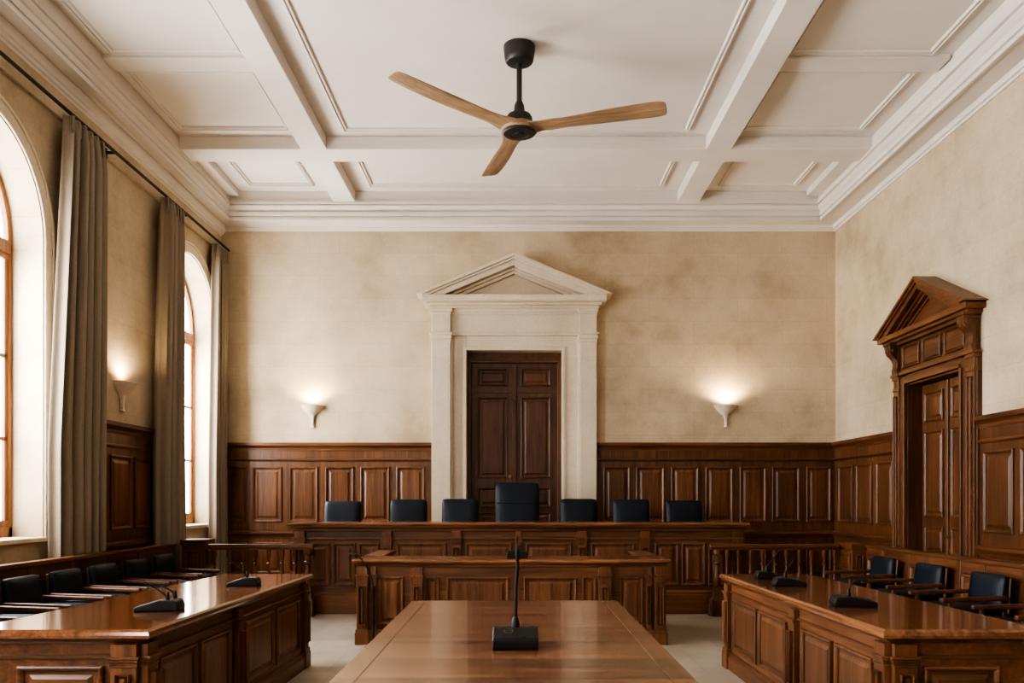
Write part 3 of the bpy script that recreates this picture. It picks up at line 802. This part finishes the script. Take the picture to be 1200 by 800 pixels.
def armchair(name, w, label, group, za=0, zs=0):
    """wooden armchair with leather pads, facing -Y, origin on the floor"""
    r = thing(name, (0, 0, 0), label, 'chair', group)
    L = dict(local=True)
    h = w / 2
    bm = B(); cushion(bm, -h + .015, h - .015, -.25, .20, .435 + zs, .505 + zs, .012); obj('seat', bm, LEATHER, r, smooth=50, **L)
    bm = B(); cushion(bm, -h + .012, h - .012, .195, .262, .515, .818, .014, .12); obj('backrest', bm, LEATHER, r, smooth=50, **L)
    bm = B(); box(bm, -h, h, -.255, .22, .375 + zs, .437 + zs); obj('seat_rail', bm, W_X, r, bevel=.006, **L)
    bm = B()
    for sx in (-1, 1):
        a, b = (-h + .03, -h + .075) if sx < 0 else (h - .075, h - .03)
        hexa(bm, [(a, .215, .36), (b, .215, .36), (b, .26, .36), (a, .26, .36), (a, .268, .79), (b, .268, .79), (b, .305, .79), (a, .305, .79)])
    hexa(bm, [(-h, .26, .50), (h, .26, .50), (h, .28, .50), (-h, .28, .50), (-h, .28, .80), (h, .28, .80), (h, .298, .80), (-h, .298, .80)])
    obj('back_frame', bm, W_V, r, bevel=.005, **L)
    for sx in (-1, 1):
        c = sx * (h + .012)
        bm = B(); hexa(bm, [(c - .023, -.30, .595 + za), (c + .023, -.30, .595 + za), (c + .022, .245, .612 + za), (c - .022, .245, .612 + za), (c - .023, -.30, .632 + za), (c + .023, -.30, .632 + za), (c + .022, .245, .650 + za), (c - .022, .245, .650 + za)])
        obj('armrest', bm, W_DOOR, r, bevel=.011, segs=3, **L)
        bm = B(); rect_stack(bm, c - .02, c + .02, -.245, -.205, [(-.003, 0), (.002, .36), (0, .45), (-.004, .60 + za)]); obj('leg', bm, W_V, r, bevel=.004, **L)
        bm = B(); rect_stack(bm, c - .02, c + .02, .215, .255, [(-.003, 0), (.0, .40)]); obj('leg', bm, W_V, r, bevel=.004, **L)
    return r
lab_l = ['leather armchair at the left frame edge, only its seat and arm showing',
         'nearest fully backed leather armchair in the left row, cut by the frame edge',
         'second black leather armchair along the left screen, counted from the left edge',
         'third black leather armchair along the left screen, beside the two-necked microphone',
         'fourth black leather armchair along the left screen, one from the pedestal end',
         'fifth and farthest leather armchair of the left row, next to the pedestal']
proto = armchair('armchair', .51, lab_l[0], 'leather armchairs along the left screen', -.012, .07)
for i, yv in enumerate(LY):
    c = proto if i == 0 else dup(proto)
    c.location = (-3.80, yv, 0); c.rotation_euler.z = PI / 2; c['label'] = lab_l[i]
lab_r = ['leather armchair at the right frame edge, only its armrest showing',
         'nearest leather armchair on the right, largest in view beside the frame edge',
         'middle leather armchair on the right, behind the nearest microphone',
         'farthest leather armchair on the right, nearest the narrow pedestal']
proto = armchair('armchair', .55, lab_r[0], 'leather armchairs along the right screen', .005, .045)
for i, yv in enumerate(RY):
    c = proto if i == 0 else dup(proto)
    c.location = (3.80, yv, 0); c.rotation_euler.z = -PI / 2; c['label'] = lab_r[i]

def judge_chair(tall, label, group):
    r = thing('judge_chair', (0, 0, 0), label, 'chair', group)
    L = dict(local=True)
    w, top = (.31, 1.385) if tall else (.258, 1.13)
    bm = B(); cushion(bm, -w, w, .16, .25, .60, top, .012, .10); b = obj('backrest', bm, LEATHER, r, smooth=50, **L)
    if tall:
        bm = B()
        z = 1.10
        tube(bm, [(-w + .02, .20, z), (-w * .5, .196, z), (0, .195, z), (w * .5, .196, z), (w - .02, .20, z)], .007, 6); obj('seam', bm, LEATHER, b, smooth=60, **L)
    bm = B(); cushion(bm, -w + .01, w - .01, -.27, .22, .46, .56, .015); obj('seat', bm, LEATHER, r, smooth=50, **L)
    for s in (-1, 1):
        bm = B(); cushion(bm, s * (w + .03) - .03, s * (w + .03) + .03, -.22, .18, .70, .745, .004)
        obj('armrest', bm, LEATHER, r, smooth=50, **L)
        bm = B(); tube(bm, curve([(s * (w + .03), -.1, .71), (s * (w + .035), -.12, .58), (s * (w - .05), -.05, .46)], 6), .014, 8); obj('arm_support', bm, FANMETAL, r, smooth=50, **L)
    bm = B(); lathe(bm, [(.05, .09), (.03, .12), (.025, .30), (.06, .44), (.16, .465)], (0, 0, 0), 14)
    for k in range(5):
        a = 2 * PI * k / 5; tube(bm, [(0, 0, .10), (.29 * math.cos(a), .29 * math.sin(a), .045)], [.028, .018], 8)
        lathe(bm, [(.02, 0), (.028, .02), (.02, .05)], (.29 * math.cos(a), .29 * math.sin(a), 0), 8)
    obj('swivel_base', bm, FANMETAL, r, smooth=50, **L)
    return r
xsj = [-2.44, -1.50, -.79, .875, 1.60, 2.36]
lj = ['low black leather chair at the far left end of the long bench', 'second low leather chair from the left behind the long bench',
      'low leather chair immediately left of the tall central chair', 'low leather chair immediately right of the tall central chair',
      'second low leather chair from the right behind the long bench', 'low black leather chair at the far right end of the long bench']
proto = judge_chair(False, lj[0], 'low leather chairs behind the long bench')
for i, xv in enumerate(xsj):
    c = proto if i == 0 else dup(proto)
    c.location = (xv, 11.72, .30); c['label'] = lj[i]
    c.rotation_euler.z = (-.04, .03, -.02, .02, -.03, .05)[i]
    c.scale.z = 1.0 + (0, .02, .025, .025, .02, .005)[i]
c = judge_chair(True, 'tall black leather chair in front of the double door, centre of the long bench', None)
c.location = (.015, 11.72, .30)

# ------------------------------------------------------------------ microphones
def mic(loc, rot, w, l, h0, h1, necks, label, group, cap=.011, rn=.0045):
    """desk microphone: wedge base low at -Y (user side), necks = lists of local points"""
    r = thing('desk_microphone', loc, label, 'microphone', group, rot=rot)
    L = dict(local=True)
    bm = B(); a, b = w / 2, l / 2
    k = .35                                           # low nose, taller rear
    pr = [(-b, 0), (b, 0), (b + .004, h1 * .35), (b - .012, h1 - .006), (b - .03, h1), (b - l * .45, h1), (-b + .012, h0 + .004), (-b, h0 - .004)]
    loft(bm, [[(-a, y, z) for y, z in pr], [(a, y, z) for y, z in pr]])
    base = obj('base', bm, BLACK, r, bevel=.008, segs=3, **L)
    bm = B(); lathe(bm, [(.012, 0), (.012, .003), (.009, .0035)], (a * .35, -b + .03, h0 + (h1 - h0) * .22), 14); obj('talk_button', bm, GRILLE, base, **L)
    if len(necks[0]) > 4:                             # the large one: printed ring on the sloping top
        bm = B(); ring = []
        for i in range(25):
            t = 2 * PI * i / 24; yy = -.02 + .022 * math.sin(t)
            fr_ = min(1, max(0, (yy + b - .012) / (l - l * .45 - .012)))
            ring.append((-.03 + .02 * math.cos(t), yy, h0 + .004 + (h1 - h0 - .004) * fr_ + .0012))
        tube(bm, ring, .0013, 6); obj('ring_mark', bm, PRINT, base, **L)
    for pts in necks:
        bm = B(); p = Vector(pts[0])
        lathe(bm, [(rn * 2.6, -.012), (rn * 2.6, .02), (rn * 1.7, .045), (rn * 1.2, .05)], p, 12); obj('neck_collar', bm, BLACK, r, smooth=40, **L)
        cv = curve(pts, 8)
        bm = B(); tube(bm, cv, rn, 8); nk = obj('gooseneck', bm, BLACK, r, smooth=60, **L)
        d = (cv[-1] - cv[-2]).normalized()
        bm = B(); e = cv[-1]
        tube(bm, [e - d * .012, e, e + d * .004, e + d * .04, e + d * .05], [cap * .6, cap * .9, cap, cap * .95, cap * .4], 12); obj('capsule', bm, GRILLE, nk, smooth=60, **L)
    return r
G = 'black gooseneck desk microphones'
ZT = .8005
mic((-.004, 3.78, ZT), 0, .20, .20, .046, .078, [[(0, .045, .074), (.002, .045, .16), (.004, .045, .26), (.010, .040, .34), (.009, .035, .385)]],
    'large desk microphone with upright gooseneck on the central table', G, .0095, .0075)
mic((.01, 8.78, .8535), 0, .21, .16, .05, .066, [[(.0, .04, .06), (0, .04, .12), (0, .03, .17)]],
    'low desk microphone on the clerk desk top, in front of the long bench', G, .009, .005)
mic((-2.10, 5.02, ZT), -PI / 2 + .12, .16, .25, .022, .062, [[(.03, .055, .058), (.035, .035, .10), (.045, -.03, .145)], [(-.05, .075, .058), (-.05, .06, .10), (-.05, .02, .125)]],
    'wedge desk microphone with two necks on the left desk, nearer one', G, .006, .0045)
mic((-2.06, 6.45, ZT), -PI / 2 + .1, .15, .23, .022, .062, [[(.02, .03, .058), (.03, 0, .11), (.03, -.06, .165)]],
    'wedge desk microphone on the far part of the left desk', G, .006, .004)
mic((2.06, 5.22, ZT), PI / 2 - .15, .17, .25, .03, .06, [[(-.02, .03, .056), (-.02, .025, .11), (-.02, .0, .145), (-.02, -.04, .155)]],
    'nearest of the three desk microphones on the right desk', G, .006, .005)
mic((2.06, 6.44, ZT), PI / 2 - .1, .15, .23, .03, .06, [[(0, .03, .056), (0, .02, .11), (0, -.01, .155)]],
    'middle desk microphone on the right desk, short tilted neck', G, .006, .0045)
mic((2.06, 7.02, ZT), PI / 2 - .1, .15, .18, .035, .06, [[(0, 0, .056), (0, -.02, .12), (0, -.08, .20)]],
    'farthest desk microphone on the right desk, with the longest neck', G, .006, .0045)

# slender floor stand beside the clerk desk
ms = thing('microphone_stand', (-1.40, 8.36, 0), 'slender black floor microphone stand curving left before the clerk desk', 'microphone stand')
bm = B(); lathe(bm, [(.085, 0), (.085, .012), (.03, .022), (.014, .03)], (-1.40, 8.36, 0), 20); obj('base', bm, BLACK, ms, smooth=40)
bm = B(); tube(bm, [(-1.40, 8.36, .02), (-1.40, 8.36, .57)], .010, 10); tube(bm, [(-1.40, 8.36, .54), (-1.40, 8.36, .60)], .015, 10); obj('pole', bm, BLACK, ms, smooth=40)
cv = curve([(-1.40, 8.36, .58), (-1.41, 8.36, .66), (-1.45, 8.36, .76), (-1.52, 8.36, .87), (-1.555, 8.36, .905)], 8)
bm = B(); tube(bm, cv, .0075, 8); g = obj('gooseneck', bm, BLACK, ms, smooth=60)
bm = B(); tube(bm, [(-1.545, 8.36, .90), (-1.565, 8.36, .91), (-1.62, 8.36, .915), (-1.64, 8.36, .915)], [.009, .014, .013, .006], 12); obj('capsule', bm, GRILLE, g, smooth=60)

# ------------------------------------------------------------------ ceiling fan
fx, fy = .03, 8.57
fan = thing('ceiling_fan', (fx, fy, 5.15), 'three-blade wooden ceiling fan with black motor hanging at centre', 'ceiling fan')
L = dict(local=True)
bm = B(); lathe(bm, [(.152, .85), (.158, .845), (.156, .80), (.148, .73), (.140, .695), (.125, .68), (.06, .672), (.035, .67)], (0, 0, 0), 32); obj('canopy', bm, FANMETAL, fan, smooth=35, **L)
bm = B(); lathe(bm, [(.028, .24), (.028, .70)], (0, 0, 0), 16); obj('down_rod', bm, FANMETAL, fan, smooth=35, **L)
bm = B(); lathe(bm, [(.034, .29), (.05, .25), (.055, .20), (.07, .175), (.115, .155), (.132, .125), (.135, .07), (.13, .06)], (0, 0, 0), 28); obj('motor_housing', bm, FANMETAL, fan, smooth=35, **L)
bm = B(); lathe(bm, [(.14, .066), (.175, .05), (.185, .02), (.18, -.005), (.17, -.012)], (0, 0, 0), 32); obj('blade_hub', bm, W_BLADE, fan, smooth=45, **L)
bm = B(); lathe(bm, [(.166, -.008), (.168, -.022), (.155, -.034), (.10, -.038), (.098, -.034), (.05, -.034), (.048, -.042), (.01, -.044)], (0, 0, 0), 36); obj('bottom_plate', bm, FANMETAL, fan, smooth=30, **L)
def blade(ang, R, extra, lift):
    bm = B(); loops = []
    secs = [(.06, .16, .15, 2, .03), (.15, .155, .145, 5, .03), (.23, .12, .115, 10, .028), (.31, .094, .095, 14, .027), (.42, .080, .085, 18, .025), (.60, .085, .100, 17, .022), (.85, .090, .118, 14, .019), (1.08, .088, .126, 12, .017), (1.25, .088, .128, 10, .015), (1.36, .086, .122, 9, .013), (1.41, .076, .112, 9, .011), (1.43, .055, .09, 9, .007)]
    for q, wf, wb, pit, t in secs:
        rr = q * R / 1.43; pt = math.radians((pit + extra) if q > .3 else pit * .3); zc = .025 + lift * (q / 1.43) ** 1.6
        l = []
        for k in range(16):
            a = 2 * PI * k / 16
            c, s = math.cos(a), math.sin(a)
            y = c * (wf if c > 0 else wb); z = s * t * .5
            z += -.012 * (abs(c) ** 2) * 0
            l.append((rr, y * math.cos(pt) - z * math.sin(pt), zc + y * math.sin(pt) + z * math.cos(pt)))
        loops.append(l)
    loft(bm, loops)
    o = obj('blade', bm, W_BLADE, fan, smooth=60, **L)
    o.rotation_euler.z = ang
    md = o.modifiers.new('soft', 'SUBSURF'); md.levels = 1; md.render_levels = 2
for a, e, l in ((-16.5, -27, .0), (104.5, -20, .06), (219.5, -10, .085)): blade(math.radians(a), 1.47, e, l)

# ------------------------------------------------------------------ wall sconces
def sconce(F, u, z, label, power):
    c = F.p(u, z, 0)
    rot = math.atan2(F.n.y, F.n.x) + PI / 2            # local -Y points out of the wall
    r = thing('wall_sconce', c, label, 'wall lamp', 'cream half-bowl wall sconces', rot=rot)
    bm = B()
    lathe(bm, [(.028, -.150), (.05, -.138), (.09, -.110), (.13, -.072), (.162, -.032), (.182, 0), (.174, .004), (.15, -.035), (.115, -.070), (.07, -.10), (.03, -.115)], (0, -.003, 0), 24, PI, 2 * PI)
    obj('bowl_shade', bm, SCONCE, r, smooth=50, local=True)
    bm = B(); rect_stack(bm, -.022, .022, -.045, -.003, [(-.008, -.335), (.004, -.33), (.004, -.315), (-.006, -.305), (-.003, -.20), (.010, -.148)]); obj('bracket', bm, SCONCE, r, bevel=.004, local=True)
    bm = B(); lathe(bm, [(.004, -.06), (.028, -.045), (.032, -.02), (.022, .0), (.005, .008)], (0, -.09, -.02), 14); obj('bulb', bm, BULB, r, smooth=60, local=True)
    ld = bpy.data.lights.new('sconce_light', 'SPOT'); ld.energy = power; ld.color = (1, .74, .44); ld.shadow_soft_size = .05
    ld.spot_size = math.radians(165); ld.spot_blend = .6
    lo = bpy.data.objects.new('sconce_light', ld); COL.objects.link(lo); lo.parent = r
    lo.location = (0, -.12, .03); lo.rotation_euler = (PI, 0, 0)
    return r
sconce(FB, -3.10, 2.875, 'lit cream half-bowl wall sconce left of the stone doorway', 48)
sconce(FB, 3.185, 2.875, 'lit cream half-bowl wall sconce right of the stone doorway', 66)
sconce(FLW, 9.72, 2.78, 'lit cream half-bowl wall sconce between the curtains on the left wall', 42)

# ------------------------------------------------------------------ curtains and rail
def curtain(y0t, y0b, y1, x, label, nf, seed, amp=.075):
    rnd = random.Random(seed)
    ph = [rnd.uniform(-.5, .5) for _ in range(nf + 2)]; am = [rnd.uniform(.5, 1.45) for _ in range(nf + 2)]
    bm = B(); nz, nu = 30, nf * 14
    grid = []
    for j in range(nz + 1):
        z = .02 + (5.185 - .02) * j / nz
        t = 1 - j / nz
        head = max(0, (z - 4.95) / .235)
        row = []
        for i in range(nu + 1):
            u = i / nu
            k = u * nf; kk = int(min(k, nf - 1)); f = k - kk
            a = am[kk] * (1 - f) + am[kk + 1] * f
            y0 = y0t + (y0b - y0t) * (1 - (1 - t) ** 2) if False else y0t + (y0b - y0t) * min(1, t * 1.6)
            y = y0 + (y1 - y0) * u + .018 * math.sin(2 * PI * k * 2 + seed) * (1 - head)
            w = math.sin(2 * PI * (k + .12 * ph[kk] + .06 * math.sin(3 * t + kk)))
            w = math.copysign(abs(w) ** .75, w)
            xx = x + amp * a * w * (1 - .45 * head) * (.9 + .15 * t)
            if k < .5:                                # flat leading edge turned towards the window
                q = k / .5
                y = y0 + .07 * q + .02 * math.sin(q * 5)
                xx = x - .03 + .11 * q
            xx = max(-4.47, min(-4.268, xx))             # clear of the wall and of the screen below
            row.append(bm.verts.new((xx, y, z)))
        grid.append(row)
    for a, b in zip(grid, grid[1:]):
        for i in range(nu): bm.faces.new((a[i], a[i + 1], b[i + 1], b[i]))
    r = thing('curtain', (x, (y0b + y1) / 2, 0), label, 'curtain', 'tall taupe curtains on the left wall')
    o = obj('curtain_cloth', bm, CURT, r, smooth=80)
    md = o.modifiers.new('thick', 'SOLIDIFY'); md.thickness = .006; md.offset = 0
    bm = B()
    for i in range(nf):
        yy = y0t + (y1 - y0t) * (i + .28) / nf
        for q in (-.014, 0, .014): tube(bm, [(x + .035, yy + q, 4.99), (x + .052, yy + q, 5.02), (x + .052, yy + q, 5.15), (x + .045, yy + q, 5.18)], [.004, .009, .010, .008], 6)
    obj('pinch_pleat', bm, CURT, r, smooth=60)
    return r
curtain(8.27, 8.0, 9.0, -4.36, 'tall taupe curtain beside the near window, nearest and widest', 6, 3, .088)
curtain(10.52, 10.36, 11.1, -4.35, 'taupe curtain hanging between the left wall sconce and the far window', 6, 5, .085)
curtain(12.42, 12.28, 12.93, -4.40, 'taupe curtain in the far left corner beyond the far window', 6, 9, .05)
cr = thing('curtain_rail', (XL + .15, 8, 5.2), 'dark curtain rail running along the left wall below the cornice', 'curtain rail')
bm = B(); tube(bm, [(-4.36, 1.0, 5.225), (-4.36, 12.95, 5.225)], .018, 10); obj('rod', bm, RODM, cr, smooth=40)
for yv in (2.0, 4.6, 9.3, 11.35):
    bm = B(); box(bm, XL + .028, -4.36, yv - .012, yv + .012, 5.215, 5.238); box(bm, XL + .028, XL + .04, yv - .03, yv + .03, 5.17, 5.28); obj('bracket', bm, RODM, cr)

# ------------------------------------------------------------------ light
wd = bpy.data.worlds.new('overcast sky'); SC.world = wd; wd.use_nodes = True
bg = wd.node_tree.nodes['Background']; bg.inputs['Color'].default_value = (1, .985, .96, 1); bg.inputs['Strength'].default_value = 14.0
for yc in WIN_Y:
    ld = bpy.data.lights.new('daylight', 'AREA'); ld.shape = 'RECTANGLE'; ld.size = 1.8; ld.size_y = 3.7
    ld.energy = 620; ld.color = (1, .985, .96); ld.spread = math.radians(165)
    o = bpy.data.objects.new('daylight', ld); COL.objects.link(o)
    o.location = (XL - .55, yc, 2.95); o.rotation_euler = (0, -PI / 2, 0)
# soft fill lamp added behind the camera, no real source at that end
ld = bpy.data.lights.new('fill_light', 'AREA'); ld.shape = 'RECTANGLE'; ld.size = 6.5; ld.size_y = 3.2; ld.energy = 55; ld.color = (1, .94, .87)
o = bpy.data.objects.new('fill_light', ld); COL.objects.link(o); o.location = (-.6, YF + .25, 3.6); o.rotation_euler = (PI / 2, 0, 0)

# ------------------------------------------------------------------ camera
cd = bpy.data.cameras.new('camera'); cam = bpy.data.objects.new('camera', cd); COL.objects.link(cam)
cam.location = (0, 0, 1.45); cam.rotation_euler = (PI / 2, 0, 0)
cd.sensor_width = 36; cd.lens = 30.0
cd.shift_x = -5 / 1200; cd.shift_y = 185 / 1200
cd.clip_start = .05; cd.clip_end = 100
SC.camera = cam

SC.view_settings.view_transform = 'AgX'
SC.view_settings.look = 'AgX - High Contrast'
SC.view_settings.exposure = -0.03
SC.cycles.max_bounces = 10
SC.cycles.diffuse_bounces = 6
SC.cycles.sample_clamp_indirect = 6
SC.cycles.use_denoising = True
